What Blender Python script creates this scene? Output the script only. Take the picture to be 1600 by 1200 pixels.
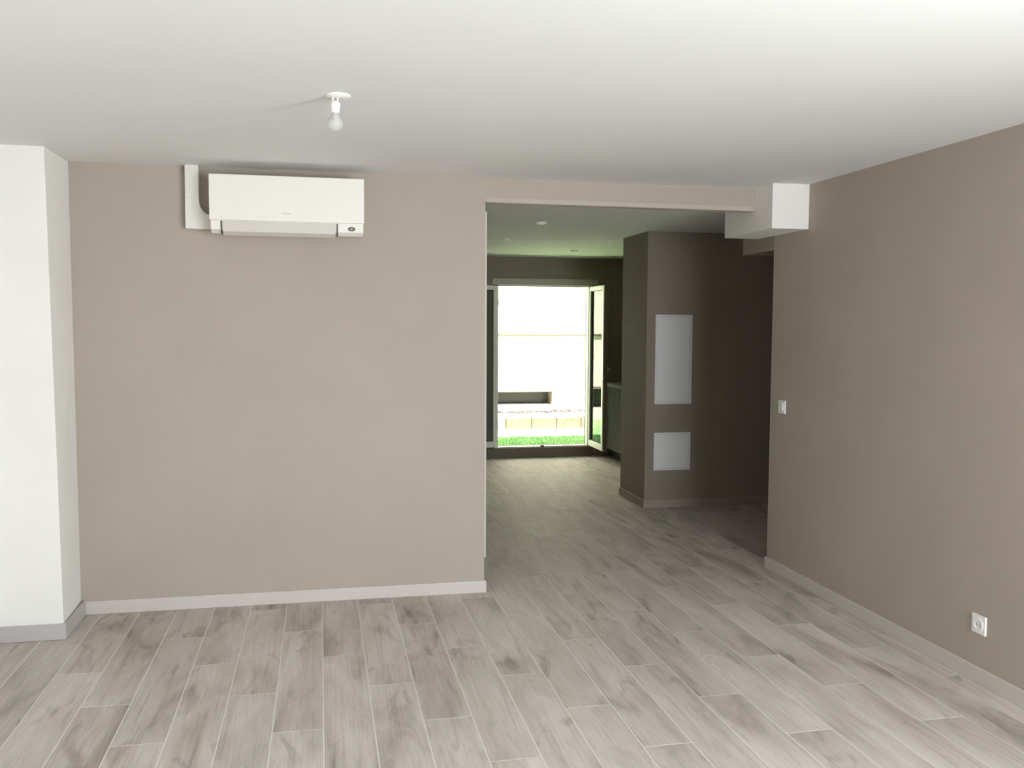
import bpy, bmesh, math, random
from mathutils import Vector, Matrix

for o in list(bpy.data.objects):
    bpy.data.objects.remove(o, do_unlink=True)
SC = bpy.context.scene
COL = SC.collection
random.seed(7)

# ------------------------------------------------------------------ camera
F_PX = 1415.6
YAW, PITCH, ROLL = math.radians(11.942), math.radians(3.707), math.radians(0.306)
CAM_POS = Vector((0.0, 0.0, 1.612))
fwd = Vector((math.sin(YAW) * math.cos(PITCH), math.cos(YAW) * math.cos(PITCH), -math.sin(PITCH)))
r0 = Vector((math.cos(YAW), -math.sin(YAW), 0))
u0 = r0.cross(fwd)
rgt = r0 * math.cos(ROLL) + u0 * math.sin(ROLL)
up = -r0 * math.sin(ROLL) + u0 * math.cos(ROLL)
cd = bpy.data.cameras.new('camera')
cd.sensor_fit = 'HORIZONTAL'
cd.sensor_width = 36.0
cd.lens = F_PX / 1600.0 * 36.0
cd.clip_start = 0.05
cam = bpy.data.objects.new('camera', cd)
COL.objects.link(cam)
cam.matrix_world = Matrix(((rgt.x, up.x, -fwd.x, CAM_POS.x), (rgt.y, up.y, -fwd.y, CAM_POS.y),
                           (rgt.z, up.z, -fwd.z, CAM_POS.z), (0, 0, 0, 1)))
SC.camera = cam

# ------------------------------------------------------------------ world, sun, window daylight, exposure
W = bpy.data.worlds.new('world')
SC.world = W
W.use_nodes = True
wn = W.node_tree
bg = wn.nodes['Background']
sky = wn.nodes.new('ShaderNodeTexSky')
sky.sky_type = 'NISHITA'
sky.sun_disc = False
sky.sun_elevation = math.radians(64)
sky.sun_rotation = math.radians(180)
wn.links.new(sky.outputs[0], bg.inputs[0])
bg.inputs[1].default_value = 0.25

sd = bpy.data.lights.new('sun', 'SUN')
sd.energy = 38.0
sd.angle = math.radians(0.6)
sd.color = (1.0, 0.95, 0.87)
sun = bpy.data.objects.new('sun', sd)
COL.objects.link(sun)
el, az = math.radians(64), math.radians(-8)
sdir = Vector((math.sin(az) * math.cos(el), math.cos(az) * math.cos(el), -math.sin(el)))   # light travels this way
sun.rotation_euler = sdir.to_track_quat('-Z', 'Y').to_euler()


def area(name, loc, direction, sx, sy, power, color):
    l = bpy.data.lights.new(name, 'AREA')
    l.shape = 'RECTANGLE'
    l.size, l.size_y = sx, sy
    l.energy = power
    l.color = color
    o = bpy.data.objects.new(name, l)
    COL.objects.link(o)
    o.location = loc
    o.rotation_euler = Vector(direction).to_track_quat('-Z', 'Y').to_euler()
    return o


# daylight standing in the two window openings behind the photographer
area('daylight_front_window', (2.15, -1.35, 1.25), (-0.08, 1, -0.12), 1.45, 1.9, 170, (0.875, 0.945, 1.0))
area('daylight_side_window', (3.20, -0.12, 1.18), (-1, 0.6, -0.25), 1.35, 1.5, 200, (0.865, 0.945, 1.0))

SC.view_settings.view_transform = 'Standard'
SC.view_settings.look = 'None'
SC.view_settings.gamma = 1.0
SC.view_settings.use_curve_mapping = False
SC.view_settings.exposure = -0.05
SC.cycles.use_denoising = True
SC.cycles.max_bounces = 12
SC.cycles.diffuse_bounces = 8
SC.cycles.sample_clamp_indirect = 6.0


# ------------------------------------------------------------------ materials
def srgb(r, g, b):
    f = lambda c: (c / 12.92 if c <= 0.04045 else ((c + 0.055) / 1.055) ** 2.4)
    return (f(r / 255), f(g / 255), f(b / 255), 1)


def base_mat(name, color, rough=0.5, metallic=0.0, spec=0.5):
    m = bpy.data.materials.new(name)
    m.use_nodes = True
    b = m.node_tree.nodes['Principled BSDF']
    b.inputs['Base Color'].default_value = color if len(color) == 4 else (*color, 1)
    b.inputs['Roughness'].default_value = rough
    b.inputs['Metallic'].default_value = metallic
    b.inputs['Specular IOR Level'].default_value = spec
    return m


def node(m, t, **kw):
    n = m.node_tree.nodes.new(t)
    for k, v in kw.items():
        setattr(n, k, v)
    return n


def paint(name, color, rough=0.75, scale=160, strength=0.05, vary=0.03):
    """rolled wall paint: faint tone drift and orange-peel relief"""
    m = base_mat(name, color, rough, spec=0.3)
    L = m.node_tree.links
    b = m.node_tree.nodes['Principled BSDF']
    tc = node(m, 'ShaderNodeTexCoord')
    n1 = node(m, 'ShaderNodeTexNoise')
    n1.inputs['Scale'].default_value = scale
    n1.inputs['Detail'].default_value = 3
    L.new(tc.outputs['Object'], n1.inputs['Vector'])
    bp = node(m, 'ShaderNodeBump')
    bp.inputs['Strength'].default_value = strength
    bp.inputs['Distance'].default_value = 0.002
    L.new(n1.outputs['Fac'], bp.inputs['Height'])
    L.new(bp.outputs['Normal'], b.inputs['Normal'])
    n2 = node(m, 'ShaderNodeTexNoise')
    n2.inputs['Scale'].default_value = 1.7
    n2.inputs['Detail'].default_value = 4
    L.new(tc.outputs['Object'], n2.inputs['Vector'])
    rp = node(m, 'ShaderNodeValToRGB')
    c = b.inputs['Base Color'].default_value[:]
    rp.color_ramp.elements[0].position = 0.3
    rp.color_ramp.elements[1].position = 0.7
    rp.color_ramp.elements[0].color = (c[0] * (1 - vary), c[1] * (1 - vary), c[2] * (1 - vary), 1)
    rp.color_ramp.elements[1].color = (min(1, c[0] * (1 + vary)), min(1, c[1] * (1 + vary)), min(1, c[2] * (1 + vary)), 1)
    L.new(n2.outputs['Fac'], rp.inputs['Fac'])
    L.new(rp.outputs['Color'], b.inputs['Base Color'])
    return m


def wood_tile():
    """pale greige wood-look porcelain plank; every plank object gets its own cut of the pattern"""
    m = base_mat('wood_look_porcelain', (0.45, 0.4, 0.35), 0.55, spec=0.14)
    L = m.node_tree.links
    b = m.node_tree.nodes['Principled BSDF']
    tc = node(m, 'ShaderNodeTexCoord')
    oi = node(m, 'ShaderNodeObjectInfo')
    mul = node(m, 'ShaderNodeMath', operation='MULTIPLY')
    mul.inputs[1].default_value = 57.0
    L.new(oi.outputs['Random'], mul.inputs[0])
    cmb = node(m, 'ShaderNodeCombineXYZ')
    L.new(mul.outputs[0], cmb.inputs[0])
    L.new(mul.outputs[0], cmb.inputs[1])
    add = node(m, 'ShaderNodeVectorMath', operation='ADD')
    L.new(tc.outputs['Object'], add.inputs[0])
    L.new(cmb.outputs[0], add.inputs[1])

    def noise(sx, sy, detail, rough=0.55, dist=0.0):
        mp = node(m, 'ShaderNodeMapping')
        mp.inputs['Scale'].default_value = (sx, sy, 1)
        L.new(add.outputs[0], mp.inputs['Vector'])
        n = node(m, 'ShaderNodeTexNoise')
        n.inputs['Scale'].default_value = 1.0
        n.inputs['Detail'].default_value = detail
        n.inputs['Roughness'].default_value = rough
        n.inputs['Distortion'].default_value = dist
        L.new(mp.outputs[0], n.inputs['Vector'])
        return n.outputs['Fac']

    def ramp(fac, stops):
        r = node(m, 'ShaderNodeValToRGB')
        e = r.color_ramp.elements
        e[0].position, e[0].color = stops[0][0], (*stops[0][1], 1)
        e[1].position, e[1].color = stops[-1][0], (*stops[-1][1], 1)
        for p_, c_ in stops[1:-1]:
            x = e.new(p_)
            x.color = (*c_, 1)
        L.new(fac, r.inputs['Fac'])
        return r.outputs['Color']

    def mix(kind, fac, a, c):
        x = node(m, 'ShaderNodeMix', data_type='RGBA', blend_type=kind)
        if isinstance(fac, float):
            x.inputs[0].default_value = fac
        else:
            L.new(fac, x.inputs[0])
        L.new(a, x.inputs[6])
        L.new(c, x.inputs[7])
        return x.outputs[2]

    broad = noise(5.0, 1.4, 4, 0.55, 0.6)
    tone = ramp(broad, [(0.28, (0.375, 0.328, 0.285)), (0.48, (0.55, 0.497, 0.450)), (0.72, (0.665, 0.613, 0.565))])
    grain = noise(95, 3.2, 5, 0.65, 0.3)
    g = ramp(grain, [(0.30, (0.80, 0.79, 0.77)), (0.55, (1, 1, 1))])
    c = mix('MULTIPLY', 0.75, tone, g)
    streak = noise(26, 1.0, 3, 0.5, 0.5)
    s = ramp(streak, [(0.30, (0.70, 0.67, 0.63)), (0.42, (1, 1, 1))])
    c = mix('MULTIPLY', 0.45, c, s)
    smoke = noise(8, 2.2, 4, 0.55, 1.1)
    k = ramp(smoke, [(0.26, (0.52, 0.49, 0.46)), (0.43, (1, 1, 1))])
    c = mix('MULTIPLY', 0.7, c, k)
    # whole-plank tone shift
    pr = node(m, 'ShaderNodeMapRange')
    pr.inputs[3].default_value = 0.90
    pr.inputs[4].default_value = 1.0
    L.new(oi.outputs['Random'], pr.inputs[0])
    hsv = node(m, 'ShaderNodeHueSaturation')
    hsv.inputs['Saturation'].default_value = 0.97
    L.new(pr.outputs[0], hsv.inputs['Value'])
    L.new(c, hsv.inputs['Color'])
    L.new(hsv.outputs[0], b.inputs['Base Color'])
    rr = node(m, 'ShaderNodeMapRange')
    rr.inputs[3].default_value = 0.50
    rr.inputs[4].default_value = 0.66
    L.new(broad, rr.inputs[0])
    L.new(rr.outputs[0], b.inputs['Roughness'])
    bp = node(m, 'ShaderNodeBump')
    bp.inputs['Strength'].default_value = 0.10
    bp.inputs['Distance'].default_value = 0.001
    L.new(grain, bp.inputs['Height'])
    L.new(bp.outputs['Normal'], b.inputs['Normal'])
    return m


def glass_mat(name='clear_glass', tint=(0.93, 0.97, 0.95)):
    m = bpy.data.materials.new(name)
    m.use_nodes = True
    nt = m.node_tree
    nt.nodes.remove(nt.nodes['Principled BSDF'])
    out = nt.nodes['Material Output']
    tr = node(m, 'ShaderNodeBsdfTransparent')
    tr.inputs[0].default_value = (*tint, 1)
    gl = node(m, 'ShaderNodeBsdfGlossy')
    gl.inputs['Roughness'].default_value = 0.02
    fr = node(m, 'ShaderNodeFresnel')
    fr.inputs[0].default_value = 1.8
    mx = node(m, 'ShaderNodeMixShader')
    nt.links.new(fr.outputs[0], mx.inputs[0])
    nt.links.new(tr.outputs[0], mx.inputs[1])
    nt.links.new(gl.outputs[0], mx.inputs[2])
    nt.links.new(mx.outputs[0], out.inputs[0])
    return m


def bulb_glass():
    m = bpy.data.materials.new('frosted_bulb_glass')
    m.use_nodes = True
    nt = m.node_tree
    b = nt.nodes['Principled BSDF']
    b.inputs['Base Color'].default_value = (0.66, 0.66, 0.64, 1)
    b.inputs['Roughness'].default_value = 0.25
    tr = node(m, 'ShaderNodeBsdfTransparent')
    mx = node(m, 'ShaderNodeMixShader')
    mx.inputs[0].default_value = 0.38
    nt.links.new(tr.outputs[0], mx.inputs[1])
    nt.links.new(b.outputs[0], mx.inputs[2])
    nt.links.new(mx.outputs[0], nt.nodes['Material Output'].inputs[0])
    return m


def speckle(name, c1, c2, scale, rough=0.9):
    m = base_mat(name, c1, rough, spec=0.2)
    L = m.node_tree.links
    tc = node(m, 'ShaderNodeTexCoord')
    n = node(m, 'ShaderNodeTexNoise')
    n.inputs['Scale'].default_value = scale
    n.inputs['Detail'].default_value = 6
    L.new(tc.outputs['Object'], n.inputs['Vector'])
    r = node(m, 'ShaderNodeValToRGB')
    r.color_ramp.elements[0].position = 0.35
    r.color_ramp.elements[1].position = 0.65
    r.color_ramp.elements[0].color = (*c1[:3], 1)
    r.color_ramp.elements[1].color = (*c2[:3], 1)
    L.new(n.outputs['Fac'], r.inputs['Fac'])
    L.new(r.outputs['Color'], m.node_tree.nodes['Principled BSDF'].inputs['Base Color'])
    return m


M = {}
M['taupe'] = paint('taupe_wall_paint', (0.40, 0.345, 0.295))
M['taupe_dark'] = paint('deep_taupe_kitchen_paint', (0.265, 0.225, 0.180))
M['taupe_edge'] = paint('taupe_edge_bead', (0.45, 0.395, 0.345))
M['white'] = paint('white_wall_paint', (0.80, 0.785, 0.75))
M['ceil'] = paint('white_ceiling_paint', (0.735, 0.735, 0.725), vary=0.015)
M['skirt'] = paint('painted_skirting', (0.55, 0.51, 0.475), 0.5, 60, 0.02)
M['skirt_dark'] = paint('deep_taupe_skirting', (0.31, 0.27, 0.225), 0.5, 60, 0.02)
M['skirt_grey'] = paint('grey_tile_skirting', (0.47, 0.44, 0.43), 0.5, 60, 0.02)
M['tile'] = wood_tile()
M['grout'] = speckle('pale_grout', (0.66, 0.62, 0.57), (0.74, 0.70, 0.65), 90)
M['acw'] = base_mat('air_conditioner_plastic', (0.80, 0.765, 0.715), 0.35)
M['acw2'] = base_mat('louvre_plastic', (0.60, 0.57, 0.525), 0.4)
M['dark'] = base_mat('dark_slot', (0.10, 0.095, 0.085), 0.6)
M['recv'] = base_mat('smoked_receiver', (0.16, 0.145, 0.14), 0.25)
M['logo'] = base_mat('pale_grey_print', (0.55, 0.54, 0.52), 0.5)
M['pvc'] = base_mat('white_pvc', (0.71, 0.69, 0.645), 0.4)
M['plate'] = base_mat('white_switch_plastic', (0.82, 0.82, 0.81), 0.3)
M['panel'] = base_mat('satin_white_panel', (0.74, 0.74, 0.73), 0.4)
M['metal'] = base_mat('brushed_metal', (0.6, 0.58, 0.55), 0.35, 1.0)
M['upvc'] = base_mat('white_door_profile', (0.80, 0.79, 0.76), 0.35)
M['gasket'] = base_mat('grey_gasket', (0.12, 0.115, 0.105), 0.6)
M['sill'] = paint('brown_threshold', (0.16, 0.135, 0.105), 0.6)
M['shutter'] = base_mat('greige_shutter_box', (0.40, 0.375, 0.325), 0.5)
M['edge_shade'] = base_mat('brown_edge_shade', (0.14, 0.11, 0.085), 0.6)  # backlit shade as a brown colour, for the free edge of the leaf
M['glass'] = glass_mat()
M['bulb'] = bulb_glass()
M['socket'] = base_mat('white_lampholder', (0.86, 0.85, 0.82), 0.35)
M['spot'] = base_mat('white_downlight', (0.85, 0.84, 0.80), 0.4)
M['lens'] = base_mat('downlight_lens', (0.62, 0.62, 0.58), 0.15)
M['cab'] = base_mat('glossy_grey_cabinet', (0.45, 0.46, 0.42), 0.15)
M['carc'] = base_mat('cabinet_carcass', (0.55, 0.54, 0.50), 0.4)
M['wtop'] = speckle('pale_worktop', (0.72, 0.70, 0.65), (0.80, 0.78, 0.73), 60, 0.35)
M['plinth'] = base_mat('dark_plinth', (0.08, 0.08, 0.07), 0.5)
M['render'] = paint('white_facade_render', (0.82, 0.78, 0.68), 0.9, 40, 0.15)
M['beige'] = paint('beige_string_course', (0.11, 0.10, 0.075), 0.8, 60)
M['curb'] = speckle('sandy_concrete', (0.105, 0.093, 0.062), (0.15, 0.135, 0.095), 14)
M['gravel'] = speckle('pale_gravel', (0.66, 0.64, 0.58), (0.80, 0.78, 0.72), 30)
M['grass'] = speckle('green_grass', (0.38, 0.66, 0.28), (0.47, 0.72, 0.36), 9)
M['paving'] = speckle('pale_terrace_paving', (0.24, 0.25, 0.26), (0.30, 0.31, 0.32), 6)
M['wframe'] = base_mat('brown_window_surround', (0.20, 0.16, 0.12), 0.7)
M['wpane'] = base_mat('dark_window_glass', (0.035, 0.037, 0.034), 0.3)
M['leafl'] = speckle('dry_leaf_litter', (0.05, 0.038, 0.034), (0.12, 0.10, 0.095), 12)


# ------------------------------------------------------------------ mesh helpers
def link(name, me, mat, parent=None):
    o = bpy.data.objects.new(name, me)
    COL.objects.link(o)
    if mat is not None and not me.materials:
        me.materials.append(M[mat])
    if parent is not None:
        o.parent = parent
        o.matrix_parent_inverse = parent.matrix_world.inverted()
    return o


def add_box(bm, lo, hi):
    vs = [bm.verts.new((x, y, z)) for z in (lo[2], hi[2]) for y in (lo[1], hi[1]) for x in (lo[0], hi[0])]
    for f in ((0, 2, 3, 1), (4, 5, 7, 6), (0, 1, 5, 4), (2, 6, 7, 3), (0, 4, 6, 2), (1, 3, 7, 5)):
        bm.faces.new([vs[i] for i in f])


def add_prism(bm, pts, axis, a, b):
    """extrude a 2D outline along an axis; pts are the two other coordinates in xyz order"""
    def P(p, t):
        return {'x': (t, p[0], p[1]), 'y': (p[0], t, p[1]), 'z': (p[0], p[1], t)}[axis]
    A = [bm.verts.new(P(p, a)) for p in pts]
    B = [bm.verts.new(P(p, b)) for p in pts]
    bm.faces.new(A)
    bm.faces.new(B[::-1])
    n = len(pts)
    for i in range(n):
        bm.faces.new((A[i], B[i], B[(i + 1) % n], A[(i + 1) % n]))


def add_lathe(bm, prof, c, axis='z', seg=28):
    rings = []
    for r, h in prof:
        ring = []
        for i in range(seg):
            t = 2 * math.pi * i / seg
            a, b_ = r * math.cos(t), r * math.sin(t)
            p = {'z': (a, b_, h), 'y': (a, h, b_), 'x': (h, a, b_)}[axis]
            ring.append(bm.verts.new((c[0] + p[0], c[1] + p[1], c[2] + p[2])))
        rings.append(ring)
    for q in range(len(rings) - 1):
        for i in range(seg):
            bm.faces.new((rings[q][i], rings[q][(i + 1) % seg], rings[q + 1][(i + 1) % seg], rings[q + 1][i]))
    bm.faces.new(rings[0][::-1])
    bm.faces.new(rings[-1])


def finish(bm, name, mat, parent=None, bevel=0.0, seg=2, smooth=False):
    bmesh.ops.recalc_face_normals(bm, faces=bm.faces)
    if bevel > 0:
        es = [e for e in bm.edges if len(e.link_faces) == 2 and e.calc_face_angle(0) > 0.6]
        bmesh.ops.bevel(bm, geom=es, offset=bevel, segments=seg, affect='EDGES', profile=0.7)
    me = bpy.data.meshes.new(name)
    bm.to_mesh(me)
    bm.free()
    if smooth:
        for p in me.polygons:
            p.use_smooth = True
        try:
            me.set_sharp_from_angle(angle=math.radians(40))
        except Exception:
            pass
    return link(name, me, mat, parent)


def box(name, lo, hi, mat, parent=None, bevel=0.0, seg=2):
    bm = bmesh.new()
    add_box(bm, lo, hi)
    return finish(bm, name, mat, parent, bevel, seg)


def struct(o, label=None, category=None):
    o['kind'] = 'structure'
    if label:
        o['label'] = label
    if category:
        o['category'] = category
    return o


def thing(name, loc, label, cat, group=None):
    o = bpy.data.objects.new(name, None)
    COL.objects.link(o)
    o.location = loc
    o.empty_display_size = 0.05
    o['label'] = label
    o['category'] = cat
    if group:
        o['group'] = group
    bpy.context.view_layer.update()
    return o


# ------------------------------------------------------------------ room dimensions (metres)
H, HK = 2.476, 2.435          # living and kitchen ceiling heights
XL, XR = -1.615, 2.917        # left and right walls
YB, WT = 5.31, 0.20           # back wall, its thickness
YF = -1.0                     # front wall (behind the photographer)
XJ = 0.957                    # jamb of the passage
ZL = 2.362                    # underside of the lintel
YK = 10.75                    # far kitchen wall
XKL, XKR = -0.4, 4.08         # kitchen side walls
YC, XC = 7.535, 4.85          # corridor back wall (partition face), corridor end

# ------------------------------------------------------------------ floor with planks
fl = struct(box('floor', (XL - 0.1, YF - 0.1, -0.12), (XC + 0.05, YK + 0.02, -0.0006), 'grout'),
            'pale wood-look plank tile floor running through into the kitchen', 'floor')
PW, PL, GR = 0.2, 1.2, 0.0032
PHASE = {0: 0.8, 1: 0.4, 2: 0.0}


def plank_mesh(w, l):
    me = bpy.data.meshes.new('plank')
    e, h = 0.0011, 0.010
    a, b = w / 2, l / 2
    v = [(-a, -b, -h), (a, -b, -h), (a, b, -h), (-a, b, -h),
         (-a, -b, -e), (a, -b, -e), (a, b, -e), (-a, b, -e),
         (-a + e, -b + e, 0), (a - e, -b + e, 0), (a - e, b - e, 0), (-a + e, b - e, 0)]
    f = [(0, 3, 2, 1), (0, 1, 5, 4), (1, 2, 6, 5), (2, 3, 7, 6), (3, 0, 4, 7),
         (4, 5, 9, 8), (5, 6, 10, 9), (6, 7, 11, 10), (7, 4, 8, 11), (8, 9, 10, 11)]
    me.from_pydata(v, [], f)
    me.materials.append(M['tile'])
    return me


meshes = {}
for k in range(-9, 25):
    x0, x1 = PW * k, PW * (k + 1)
    xc = (x0 + x1) / 2
    spans = []
    inA, inB = XL < x1 and x0 < XR, x1 > XKL and x0 < XKR
    if inA and inB:
        spans.append((YF, YK))
    elif inA:
        spans.append((YF, YB + 0.02))
    elif inB:
        spans.append((5.5, YK))
    elif x0 < XC and x0 >= XR:
        spans.append((5.5, YC))
    for ya, yb in spans:
        lo_x = max(x0, XL) if k < 0 else x0
        hi_x = min(x1, XC)
        y = PHASE[k % 3] - 3 * PL
        while y < yb:
            a, b = max(y, ya), min(y + PL, yb)
            y += PL
            if b - a < 0.03 or hi_x - lo_x < 0.02:
                continue
            if lo_x >= XR + 0.01 and b < 5.55:
                continue
            w, l = hi_x - lo_x - GR, b - a - GR
            key = (round(w, 4), round(l, 4))
            if key not in meshes:
                meshes[key] = plank_mesh(w, l)
            o = link('plank', meshes[key], None, fl)
            o.location = ((lo_x + hi_x) / 2, (a + b) / 2, random.uniform(-0.0002, 0.0))
            o.rotation_euler = (0, 0, 0 if random.random() < 0.5 else math.pi)

# ------------------------------------------------------------------ ceilings
struct(box('ceiling', (XL - 0.15, YF - 0.15, H), (XR + 0.15, YB + WT, H + 0.25), 'ceil'),
       'smooth white living room ceiling', 'ceiling')
struct(box('ceiling_kitchen', (XKL - 0.15, YB + WT, HK), (XC + 0.1, YK + 0.3, H + 0.25), 'ceil'),
       'white kitchen ceiling beyond the passage', 'ceiling')

# ------------------------------------------------------------------ walls
bm = bmesh.new()
add_box(bm, (XL - 0.1, YB, 0), (XJ, YB + WT, H))                  # solid part with the air conditioner
add_box(bm, (XJ, YB, ZL), (XR, YB + 0.09, H))                       # lintel over the passage
struct(finish(bm, 'wall_back', 'taupe'), 'taupe back wall and lintel around the kitchen passage', 'wall')
bm = bmesh.new()
add_box(bm, (XR, YF, 0), (XR + 0.1, -0.85, H))
add_box(bm, (XR, 0.55, 0), (XR + 0.1, 5.505, H))
add_box(bm, (XR, -0.85, 0), (XR + 0.1, 0.55, 0.30))
add_box(bm, (XR, -0.85, 1.98), (XR + 0.1, 0.55, H))
struct(finish(bm, 'wall_right', 'taupe'), 'long taupe right wall with a socket and a switch', 'wall')
struct(box('wall_left', (XL - 0.12, YF, 0), (XL, YB, H), 'white'), 'white left wall beside the pilaster', 'wall')
bm = bmesh.new()                                                  # front wall with a wide open bay
add_box(bm, (XL - 0.12, YF - 0.12, 0), (1.42, YF, H))
add_box(bm, (2.86, YF - 0.12, 0), (XR + 0.1, YF, H))
add_box(bm, (1.42, YF - 0.12, 2.2), (2.86, YF, H))
struct(finish(bm, 'wall_front', 'taupe'), 'taupe front wall with a wide bay opening', 'wall')

# pilaster, leaning slightly as built
bm = bmesh.new()
pts_b = [(XL, 4.912), (-1.294, 4.912), (-1.306, YB), (XL, YB)]
pts_t = [(XL, 4.885), (-1.319, 4.885), (-1.316, YB), (XL, YB)]
Bv = [bm.verts.new((x, y, 0)) for x, y in pts_b]
Tv = [bm.verts.new((x, y, H)) for x, y in pts_t]
bm.faces.new(Bv[::-1])
bm.faces.new(Tv)
for i in range(4):
    bm.faces.new((Bv[i], Bv[(i + 1) % 4], Tv[(i + 1) % 4], Tv[i]))
struct(finish(bm, 'wall_pilaster', 'white', bevel=0.003), 'white pilaster in the left corner', 'wall')

# white boxed duct at the ceiling, right of the passage, and the lower boxing behind it
struct(box('trim_1', (2.674, 5.08, 2.206), (XR, 5.735, H), 'white', bevel=0.002),
       'white plasterboard duct boxing at the ceiling beside the right wall', 'boxing')
struct(box('trim_2', (XR, 5.505, 2.113), (XR + 0.25, 5.955, HK), 'taupe_dark', bevel=0.002),  # dark taupe puts the shade on this boxing into its colour
       'lower boxing behind the end of the right wall, its shade painted in dark taupe', 'boxing')
# corner profile on the jamb of the passage
struct(box('trim_3', (XJ, YB + 0.03, 0.205), (XJ + 0.016, YB + 0.075, 2.285), 'skirt', bevel=0.003),
       'slim upright corner profile on the left jamb of the passage', 'trim')

struct(box('trim_5', (XJ, YB - 0.004, ZL - 0.028), (2.674, YB + 0.09, ZL + 0.002), 'taupe_edge', bevel=0.002),
       'pale edge strip along the underside of the lintel', 'trim')

# kitchen walls
bm = bmesh.new()
DX0, DX1, DZ0, DZ1 = 2.06, 3.265, 0.12, 2.115
add_box(bm, (XKL - 0.15, YK, 0), (DX0, YK + 0.25, HK))
add_box(bm, (DX1, YK, 0), (XKR + 0.2, YK + 0.25, HK))
add_box(bm, (DX0, YK, DZ1), (DX1, YK + 0.25, HK))
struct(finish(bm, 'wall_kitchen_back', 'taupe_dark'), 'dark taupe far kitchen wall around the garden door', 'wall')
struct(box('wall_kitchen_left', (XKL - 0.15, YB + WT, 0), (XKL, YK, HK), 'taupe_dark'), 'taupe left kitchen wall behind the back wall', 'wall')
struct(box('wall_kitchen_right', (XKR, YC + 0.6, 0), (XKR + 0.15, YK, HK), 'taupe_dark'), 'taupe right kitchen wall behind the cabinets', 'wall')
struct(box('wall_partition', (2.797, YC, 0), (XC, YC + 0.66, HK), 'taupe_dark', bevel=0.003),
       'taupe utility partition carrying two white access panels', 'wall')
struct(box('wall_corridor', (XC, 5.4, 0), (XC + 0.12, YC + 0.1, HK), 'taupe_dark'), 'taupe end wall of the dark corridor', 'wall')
struct(box('wall_corridor_front', (XR + 0.1, 5.405, 0), (XC + 0.12, 5.505, H + 0.25), 'taupe'), 'taupe corridor wall behind the right wall', 'wall')

# ------------------------------------------------------------------ baseboards
BH, BT = 0.074, 0.012


def skirting(name, segs, mat, label):
    bm = bmesh.new()
    for lo, hi in segs:
        add_box(bm, lo, hi)
    return struct(finish(bm, name, mat, bevel=0.002, seg=1), label, 'baseboard')


skirting('baseboard_back', [((-1.296, YB - BT, 0), (XJ + 0.012, YB, BH))], 'skirt', 'pale painted skirting along the back wall')
skirting('baseboard_right', [((XR - BT, YF, 0), (XR, 5.505, BH)), ((XR - BT, 5.505, 0), (XR + 0.1, 5.517, BH))], 'skirt',
         'pale painted skirting along the right wall')
skirting('baseboard_pilaster', [((XL + 0.004, 4.900, 0), (-1.282, 4.912, 0.082)), ((-1.294, 4.912, 0), (-1.282, YB - BT, 0.082))],
         'skirt_grey', 'grey tile skirting around the white pilaster')
skirting('baseboard_left', [((XL, YF, 0), (XL + BT, 4.90, 0.082))], 'skirt_grey', 'grey tile skirting along the left wall')
skirting('baseboard_partition', [((2.785, YC - BT, 0), (XC, YC, BH)), ((2.785, YC, 0), (2.797, YC + 0.66, BH))], 'skirt_dark',
         'taupe skirting around the utility partition')
skirting('baseboard_kitchen', [((XKL, YK - BT, 0), (DX0 - 0.03, YK, BH)), ((DX1 + 0.03, YK - BT, 0), (3.44, YK, BH))], 'skirt_dark',
         'skirting either side of the garden door')

# ------------------------------------------------------------------ garden door
door = bpy.data.objects.new('door_1', None)
COL.objects.link(door)
door.location = (2.66, YK, 0)
struct(door, 'white glazed double garden door standing open at the kitchen end', 'door')
bpy.context.view_layer.update()
bm = bmesh.new()
add_box(bm, (DX0, YK - 0.015, DZ0), (DX0 + 0.04, YK + 0.07, DZ1))
add_box(bm, (DX1 - 0.04, YK - 0.015, DZ0), (DX1, YK + 0.07, DZ1))
add_box(bm, (DX0, YK - 0.015, DZ1 - 0.035), (DX1, YK + 0.07, DZ1))
add_box(bm, (DX0, YK + 0.0, DZ0), (DX1, YK + 0.07, DZ0 + 0.012))
finish(bm, 'door_frame', 'upvc', door, 0.002, 1)
box('shutter_box', (2.02, YK - 0.05, 2.10), (3.345, YK, 2.175), 'shutter', door, 0.004)
box('threshold', (1.96, YK - 0.03, 0), (DX1 + 0.03, YK + 0.25, DZ0), 'sill', door, 0.004)
box('latch_keep', (2.64, YK - 0.004, DZ0), (2.68, YK + 0.03, DZ0 + 0.024), 'gasket', door, 0.002)


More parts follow.
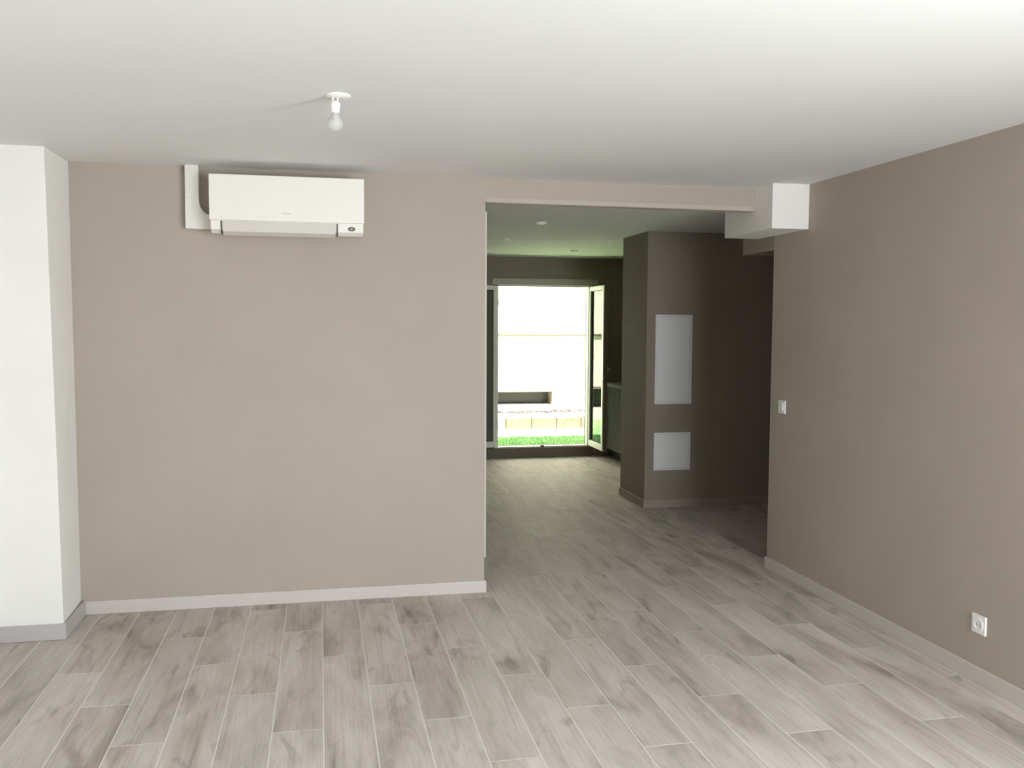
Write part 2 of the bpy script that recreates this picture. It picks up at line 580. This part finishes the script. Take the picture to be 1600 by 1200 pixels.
def leaf(hinge, angle, side):
    """glazed leaf in local coordinates: hinge at the origin, width along +x, thickness towards -y*side"""
    w, t, s, z0, z1 = 0.585, 0.058, 0.052, 0.135, 2.088
    rot = Matrix.Translation(Vector((hinge[0], hinge[1], 0))) @ Matrix.Rotation(angle, 4, 'Z')
    ya, yb = (0, t) if side > 0 else (-t, 0)

    def put(segs, name, mat, parent, bev=0.003):
        b = bmesh.new()
        for lo, hi in segs:
            add_box(b, lo, hi)
        bmesh.ops.transform(b, matrix=rot, verts=b.verts)
        return finish(b, name, mat, parent, bev, 1)
    lf = put([((0, ya, z0), (s, yb, z1)), ((w - s, ya, z0), (w, yb, z1)), ((s, ya, z0), (w - s, yb, z0 + 0.07)),
              ((s, ya, z1 - s), (w - s, yb, z1))], 'leaf', 'upvc', door)
    g = 0.008
    ym = (ya + yb) / 2
    put([((s, ym - 0.016, z0 + 0.07), (s + g, ym + 0.016, z1 - s)), ((w - s - g, ym - 0.016, z0 + 0.07), (w - s, ym + 0.016, z1 - s)),
         ((s + g, ym - 0.016, z0 + 0.07), (w - s - g, ym + 0.016, z0 + 0.07 + g)), ((s + g, ym - 0.016, z1 - s - g), (w - s - g, ym + 0.016, z1 - s))],
        'gasket', 'gasket', lf, 0)
    put([((s, ym - 0.003, z0 + 0.07), (w - s, ym + 0.003, z1 - s))], 'glass_pane', 'glass', lf, 0)
    for hz in (0.35, 1.1, 1.85):
        put([((-0.012, ya - 0.004, hz), (0.012, yb + 0.004, hz + 0.09))], 'hinge', 'upvc', lf, 0.003)
    return lf, put


lf, put = leaf((DX1 - 0.03, YK - 0.005), math.radians(-90), 1)      # right leaf, square to the wall
put([((0.543, 0.058, 1.04), (0.573, 0.066, 1.16)), ((0.55, 0.066, 1.09), (0.566, 0.098, 1.106)),
     ((0.45, 0.088, 1.088), (0.566, 0.102, 1.108))], 'handle', 'metal', lf, 0.002)
put([((0.585, 0.012, 0.14), (0.588, 0.055, 2.083))], 'edge_shade_strip', 'edge_shade', lf, 0)  # dark strip painting the backlit shade onto the free edge
lf, put = leaf((DX0 + 0.03, YK - 0.02), math.radians(180 + 14), -1)   # left leaf, folded back towards the wall

# ------------------------------------------------------------------ courtyard outside the garden door
YW = 14.5
struct(box('ground_yard', (-4, YK + 0.25, -0.2), (10, 20, 0.04), 'gravel'), 'pale gravel ground of the courtyard', 'ground')
bm = bmesh.new()                                                  # facade with two low window openings
w2, w1 = (1.50, 2.50, 0.235, 0.60), (2.80, 3.755, 0.305, 0.565)
add_box(bm, (-4, YW, 0.0), (w2[0], YW + 0.4, 6))
add_box(bm, (w2[1], YW, 0.0), (w1[0], YW + 0.4, 6))
add_box(bm, (w1[1], YW, 0.0), (10, YW + 0.4, 6))
for w in (w1, w2):
    add_box(bm, (w[0], YW, 0.0), (w[1], YW + 0.4, w[2]))
    add_box(bm, (w[0], YW, w[3]), (w[1], YW + 0.4, 6))
struct(finish(bm, 'wall_courtyard', 'render'), 'sunlit white facade across the courtyard', 'wall')
struct(box('trim_4', (-4, YW - 0.03, 1.437), (10, YW, 1.472), 'beige', bevel=0.004), 'thin beige string course on the courtyard facade', 'trim')
for i, w in enumerate((w1, w2)):
    wo = bpy.data.objects.new('window_%d' % (i + 1), None)
    COL.objects.link(wo)
    wo.location = ((w[0] + w[1]) / 2, YW + 0.3, w[2])
    struct(wo, ('long low basement window in the courtyard facade', 'taller basement window of the facade mirrored in the open right door leaf')[i], 'window')
    bpy.context.view_layer.update()
    box('pane', (w[0], YW + 0.30, w[2]), (w[1], YW + 0.31, w[3]), 'wpane', wo)
    bm = bmesh.new()
    add_box(bm, (w[0], YW - 0.006, w[3] - 0.045), (w[1], YW + 0.30, w[3]))
    add_box(bm, (w[1] - 0.012, YW + 0.005, w[2]), (w[1], YW + 0.30, w[3] - 0.045))
    add_box(bm, (w[0], YW + 0.005, w[2]), (w[0] + 0.012, YW + 0.30, w[3] - 0.045))
    finish(bm, 'window_surround', 'wframe', wo)

o = box('grass_bed', (-4, YK + 0.27, 0.0), (10, 13.05, 0.05), 'grass')
struct(o, 'green lawn base outside the garden door', 'lawn')
# grass blades: nobody could count them
me = bpy.data.meshes.new('lawn_grass')
vs, fs = [], []
for i in range(16000):
    x, y = random.uniform(0.8, 5.4), random.uniform(YK + 0.3, 13.1)
    if random.random() < 0.12:
        x, y = random.uniform(1.0, 2.6), random.uniform(13.0, YW - 0.1)
    a, h, w = random.uniform(0, math.pi), random.uniform(0.02, 0.045), 0.006
    dx, dy = math.cos(a) * w, math.sin(a) * w
    n = len(vs)
    vs += [(x - dx, y - dy, 0.045), (x + dx, y + dy, 0.045), (x + random.uniform(-.02, .02), y + random.uniform(-.02, .02), 0.05 + h)]
    fs.append((n, n + 1, n + 2))
me.from_pydata(vs, [], fs)
o = link('lawn_grass', me, 'grass')
o['kind'] = 'stuff'
o['label'] = 'short green grass outside the open garden door'
o['category'] = 'grass'
o = box('grass_bed', (-4, 13.05, 0.0), (2.62, YW, 0.05), 'grass')
struct(o, 'green lawn base running up to the facade', 'lawn')
struct(box('planting_bed', (2.66, 13.50, 0.0), (10, YW, 0.19), 'gravel'), 'raised pale gravel bed at the foot of the facade', 'ground')
curb = thing('curb_stone', (3.5, 13.42, 0.04), 'long sandy concrete kerb edging the raised bed beyond the lawn', 'kerb')
for i in range(5):
    xa = 2.745 + i * 0.39
    box('block', (xa, 13.34, 0.04), (xa + 0.383, 13.50, 0.205 + random.uniform(-.006, .004)), 'curb', curb, 0.006, 1)
# leaf litter at the foot of the facade
bm = bmesh.new()
for i in range(260):
    x = random.uniform(2.7, 4.3)
    if random.random() < 0.45:
        x = random.uniform(3.0, 3.45)
    y, s = YW - abs(random.gauss(0, 0.10)) - 0.03, random.uniform(0.012, 0.035)
    mt = Matrix.Translation((x, y, 0.19 + s * 0.4)) @ Matrix.Rotation(random.uniform(0, 6), 4, 'Z') @ Matrix.Diagonal((s * 1.5, s, s * random.uniform(0.4, 1.2), 1))
    bmesh.ops.create_icosphere(bm, subdivisions=1, radius=1, matrix=mt)
o = finish(bm, 'leaf_litter', 'leafl')
o['kind'] = 'stuff'
o['label'] = 'dry leaf litter along the foot of the facade'
o['category'] = 'leaves'

struct(box('ground_terrace', (-10, -14, -0.2), (14, YF - 0.12, -0.05), 'paving'), 'pale paved terrace behind the photographer', 'ground')

struct(box('ceiling_sun_blocker', (XL - 0.15, -3.3, H + 0.06), (XR + 0.6, YF - 0.15, H + 0.25), 'ceil'),  # unseen overhang, added only to block sun and its warm bounce
       'unseen slab added to keep the sun out of the front bay', 'ceiling')

# ------------------------------------------------------------------ air conditioner
ac = thing('air_conditioner', (-0.167, YB, 2.10), 'white wall-mounted air conditioner under the ceiling on the taupe wall', 'air conditioner')
AX0, AX1 = -0.574, 0.241
bm = bmesh.new()
add_prism(bm, [(YB, 2.125), (YB, 2.392), (5.135, 2.398), (5.118, 2.385), (5.118, 2.168), (5.128, 2.118), (5.165, 2.100)], 'x', AX0 + 0.004, AX1 - 0.004)
finish(bm, 'body', 'acw', ac, 0.003)
fp = box('front_panel', (AX0, 5.096, 2.166), (AX1, 5.116, 2.408), 'acw', ac, 0.004)
bm = bmesh.new()
add_prism(bm, [(5.1145, 2.160), (5.122, 2.163), (5.133, 2.113), (5.168, 2.094), (5.163, 2.090), (5.126, 2.108)], 'x', -0.508, 0.088)
finish(bm, 'louvre', 'acw2', ac, 0.001, 1)
for xs in (-0.519, 0.0915):
    bm = bmesh.new()
    add_prism(bm, [(5.116, 2.163), (5.125, 2.163), (5.135, 2.115), (5.168, 2.099), (5.163, 2.096), (5.1265, 2.112)], 'x', xs, xs + 0.008)
    finish(bm, 'louvre_slot', 'dark', ac)
bm = bmesh.new()
add_lathe(bm, [(0.021, 0.0), (0.021, -0.003), (0.018, -0.004)], (0.0, 0.0, 0.0), 'y', 24)
bmesh.ops.transform(bm, matrix=Matrix.Translation((0.174, 5.1235, 2.137)) @ Matrix.Rotation(math.radians(11), 4, 'X') @ Matrix.Diagonal((1, 1, 0.58, 1)), verts=bm.verts)
rc = finish(bm, 'signal_receiver', 'recv', ac)
bm = bmesh.new()
add_lathe(bm, [(0.003, 0.0), (0.003, -0.0016)], (0, 0, 0), 'y', 16)
bmesh.ops.transform(bm, matrix=Matrix.Translation((0.174, 5.1195, 2.137)) @ Matrix.Rotation(math.radians(11), 4, 'X'), verts=bm.verts)
finish(bm, 'indicator', 'acw2', rc)
bm = bmesh.new()
xx = -0.198
for wd in (0.007, 0.006, 0.006, 0.006, 0.007, 0.005, 0.006, 0.006):
    add_box(bm, (xx, 5.0954, 2.2045), (xx + wd * 0.72, 5.0962, 2.2115))
    xx += wd
finish(bm, 'logo_print', 'logo', fp)

# ------------------------------------------------------------------ pipe trunking beside it
tr = thing('pipe_trunking', (-0.68, YB, 2.13), 'white plastic pipe trunking running from the ceiling to the air conditioner', 'trunking')
TY = 5.250
bm = bmesh.new()
add_prism(bm, [(-0.716, 2.296), (-0.645, 2.296), (-0.645, H), (-0.716, H)], 'y', TY + 0.001, YB)
finish(bm, 'straight_cover', 'pvc', tr, 0.006)
bm = bmesh.new()
arc = []
for i in range(9):
    t = math.pi + (math.pi / 2) * i / 8
    arc.append((-0.578 + 0.067 * math.cos(t), 2.2885 + 0.0825 * math.sin(t)))
add_prism(bm, [(-0.716, 2.297), (-0.716, 2.130), (-0.576, 2.130), (-0.576, 2.206)] + arc[::-1] + [(-0.645, 2.297)], 'y', TY, YB)
bmesh.ops.remove_doubles(bm, verts=bm.verts, dist=0.0005)
finish(bm, 'elbow_cover', 'pvc', tr, 0.004)

# ------------------------------------------------------------------ bare bulb on the ceiling
BX, BY = 0.062, 3.55
lamp = thing('ceiling_bulb', (BX, BY, H), 'bare light bulb in a white holder hanging from the ceiling', 'light bulb')


def lathe(name, prof, c, mat, parent, seg=28):
    b = bmesh.new()
    add_lathe(b, prof, c, 'z', seg)
    return finish(b, name, mat, parent, smooth=True)


lathe('ceiling_rose', [(0.046, H), (0.046, H - 0.004), (0.040, H - 0.008), (0.012, H - 0.009)], (BX + 0.012, BY, 0), 'socket', lamp)
for dx in (-0.009, 0.009):
    lathe('cord', [(0.0028, H - 0.008), (0.0028, H - 0.030)], (BX + dx, BY, 0), 'socket', lamp, 10)
ho = lathe('lamp_holder', [(0.006, H - 0.022), (0.015, H - 0.026), (0.0185, H - 0.032), (0.0185, H - 0.046), (0.0165, H - 0.049), (0.0165, H - 0.064), (0.014, H - 0.066)],
           (BX, BY, 0), 'socket', lamp)
bz = H - 0.106
prof = [(0.013, H - 0.064), (0.0145, H - 0.072), (0.019, H - 0.082)]
for i in range(1, 13):
    t = math.radians(40 + 140 * i / 12)
    prof.append((max(0.0006, 0.0305 * math.sin(t)), bz + 0.0305 * math.cos(t)))
bu = lathe('bulb', prof, (BX, BY, 0), 'bulb', lamp)
lathe('bulb_core', [(0.012, H - 0.066), (0.011, H - 0.082), (0.009, H - 0.098), (0.001, H - 0.102)], (BX, BY, 0), 'lens', bu, 18)

# ------------------------------------------------------------------ switch and socket on the right wall
sw = thing('light_switch', (XR, 5.342, 1.095), 'white light switch at the end of the right wall', 'switch')
box('plate', (XR - 0.009, 5.300, 1.053), (XR, 5.384, 1.137), 'plate', sw, 0.003)
box('rocker', (XR - 0.013, 5.320, 1.069), (XR - 0.008, 5.364, 1.121), 'plate', sw, 0.002)
so = thing('power_socket', (XR, 3.503, 0.27), 'white power socket low on the right wall above the skirting', 'socket')
box('plate', (XR - 0.010, 3.4605, 0.228), (XR, 3.5455, 0.313), 'plate', so, 0.003)
bm = bmesh.new()
c = (XR, 3.503, 0.2705)
add_lathe(bm, [(0.031, -0.010), (0.031, -0.0135), (0.022, -0.0135), (0.0195, -0.0108)], (XR, 3.503, 0.2705), 'x', 32)
finish(bm, 'socket_ring', 'plate', so, smooth=True)
bm = bmesh.new()
add_lathe(bm, [(0.0028, -0.010), (0.0028, -0.0155), (0.002, -0.0165)], (XR, 3.503, 0.2815), 'x', 14)
finish(bm, 'earth_pin', 'metal', so, smooth=True)
for dy in (-0.0095, 0.0095):
    bm = bmesh.new()
    add_lathe(bm, [(0.0032, -0.010), (0.0032, -0.0112)], (XR, 3.503 + dy, 0.2685), 'x', 14)
    finish(bm, 'pin_hole', 'dark', so)

# ------------------------------------------------------------------ access panels on the partition
for nm, z0, z1, lab in (('upper', 0.925, 1.712, 'tall white access panel on the taupe partition, above the square one'),
                        ('lower', 0.335, 0.670, 'square white access panel low on the taupe partition')):
    ap = thing('access_panel', (3.047, YC, z0), lab, 'access panel', 'white access panels on the partition')
    x0, x1 = 2.877, 3.220
    bm = bmesh.new()
    f = 0.016
    add_box(bm, (x0, YC - 0.010, z0), (x0 + f, YC, z1))
    add_box(bm, (x1 - f, YC - 0.010, z0), (x1, YC, z1))
    add_box(bm, (x0 + f, YC - 0.010, z0), (x1 - f, YC, z0 + f))
    add_box(bm, (x0 + f, YC - 0.010, z1 - f), (x1 - f, YC, z1))
    finish(bm, 'panel_frame', 'panel', ap)
    box('panel_door', (x0 + f + 0.002, YC - 0.008, z0 + f + 0.002), (x1 - f - 0.002, YC, z1 - f - 0.002), 'panel', ap, 0.0015, 1)

# ------------------------------------------------------------------ recessed downlights in the kitchen ceiling
DL = [((1.735, 7.10), 'white recessed downlight in the kitchen ceiling nearest the passage'),
      ((1.747, 8.53), 'white recessed downlight in the kitchen ceiling on the left, second from the passage'),
      ((2.752, 8.46), 'faint white recessed downlight in the kitchen ceiling beside the partition'),
      ((2.731, 9.64), 'faint white recessed downlight in the kitchen ceiling nearest the garden door')]
for (x, y), lab in DL:
    d = thing('recessed_downlight', (x, y, HK), lab, 'downlight', 'recessed downlights in the kitchen ceiling')
    b = bmesh.new()
    add_lathe(b, [(0.046, HK), (0.046, HK - 0.006), (0.040, HK - 0.014), (0.034, HK - 0.014), (0.032, HK - 0.004)], (x, y, 0), 'z', 28)
    finish(b, 'ring', 'spot', d, smooth=True)
    b = bmesh.new()
    add_lathe(b, [(0.031, HK), (0.031, HK - 0.007), (0.022, HK - 0.009)], (x, y, 0), 'z', 24)
    finish(b, 'lens', 'lens', d, smooth=True)

# ------------------------------------------------------------------ kitchen base cabinets and worktop
CX = 3.455
for i, lab in enumerate(('glossy grey base cabinet beside the open garden door', 'glossy grey base cabinet tucked behind the partition')):
    y1 = YK - 0.02 - 0.6 * i
    y0 = y1 - 0.6
    cb = thing('base_cabinet', ((CX + XKR) / 2, (y0 + y1) / 2, 0), lab, 'cabinet', 'kitchen base cabinets')
    box('body', (CX + 0.021, y0, 0.10), (XKR - 0.004, y1, 0.872), 'carc', cb)
    dr = box('cabinet_door', (CX, y0 + 0.002, 0.105), (CX + 0.019, y1 - 0.002, 0.868), 'cab', cb, 0.002, 1)
    box('door_handle', (CX - 0.022, y0 + 0.05, 0.70), (CX - 0.010, y0 + 0.062, 0.85), 'metal', dr, 0.002, 1)
    for hz in (0.715, 0.825):
        box('handle_foot', (CX - 0.012, y0 + 0.052, hz), (CX + 0.001, y0 + 0.060, hz + 0.008), 'metal', dr)
    box('plinth', (CX + 0.05, y0, 0.0), (CX + 0.066, y1, 0.10), 'plinth', cb)
wt = box('worktop', (CX - 0.02, YK - 1.25, 0.872), (XKR, YK, 0.912), 'wtop', None, 0.004)
wt['label'] = 'pale kitchen worktop over the grey base cabinets'
wt['category'] = 'worktop'
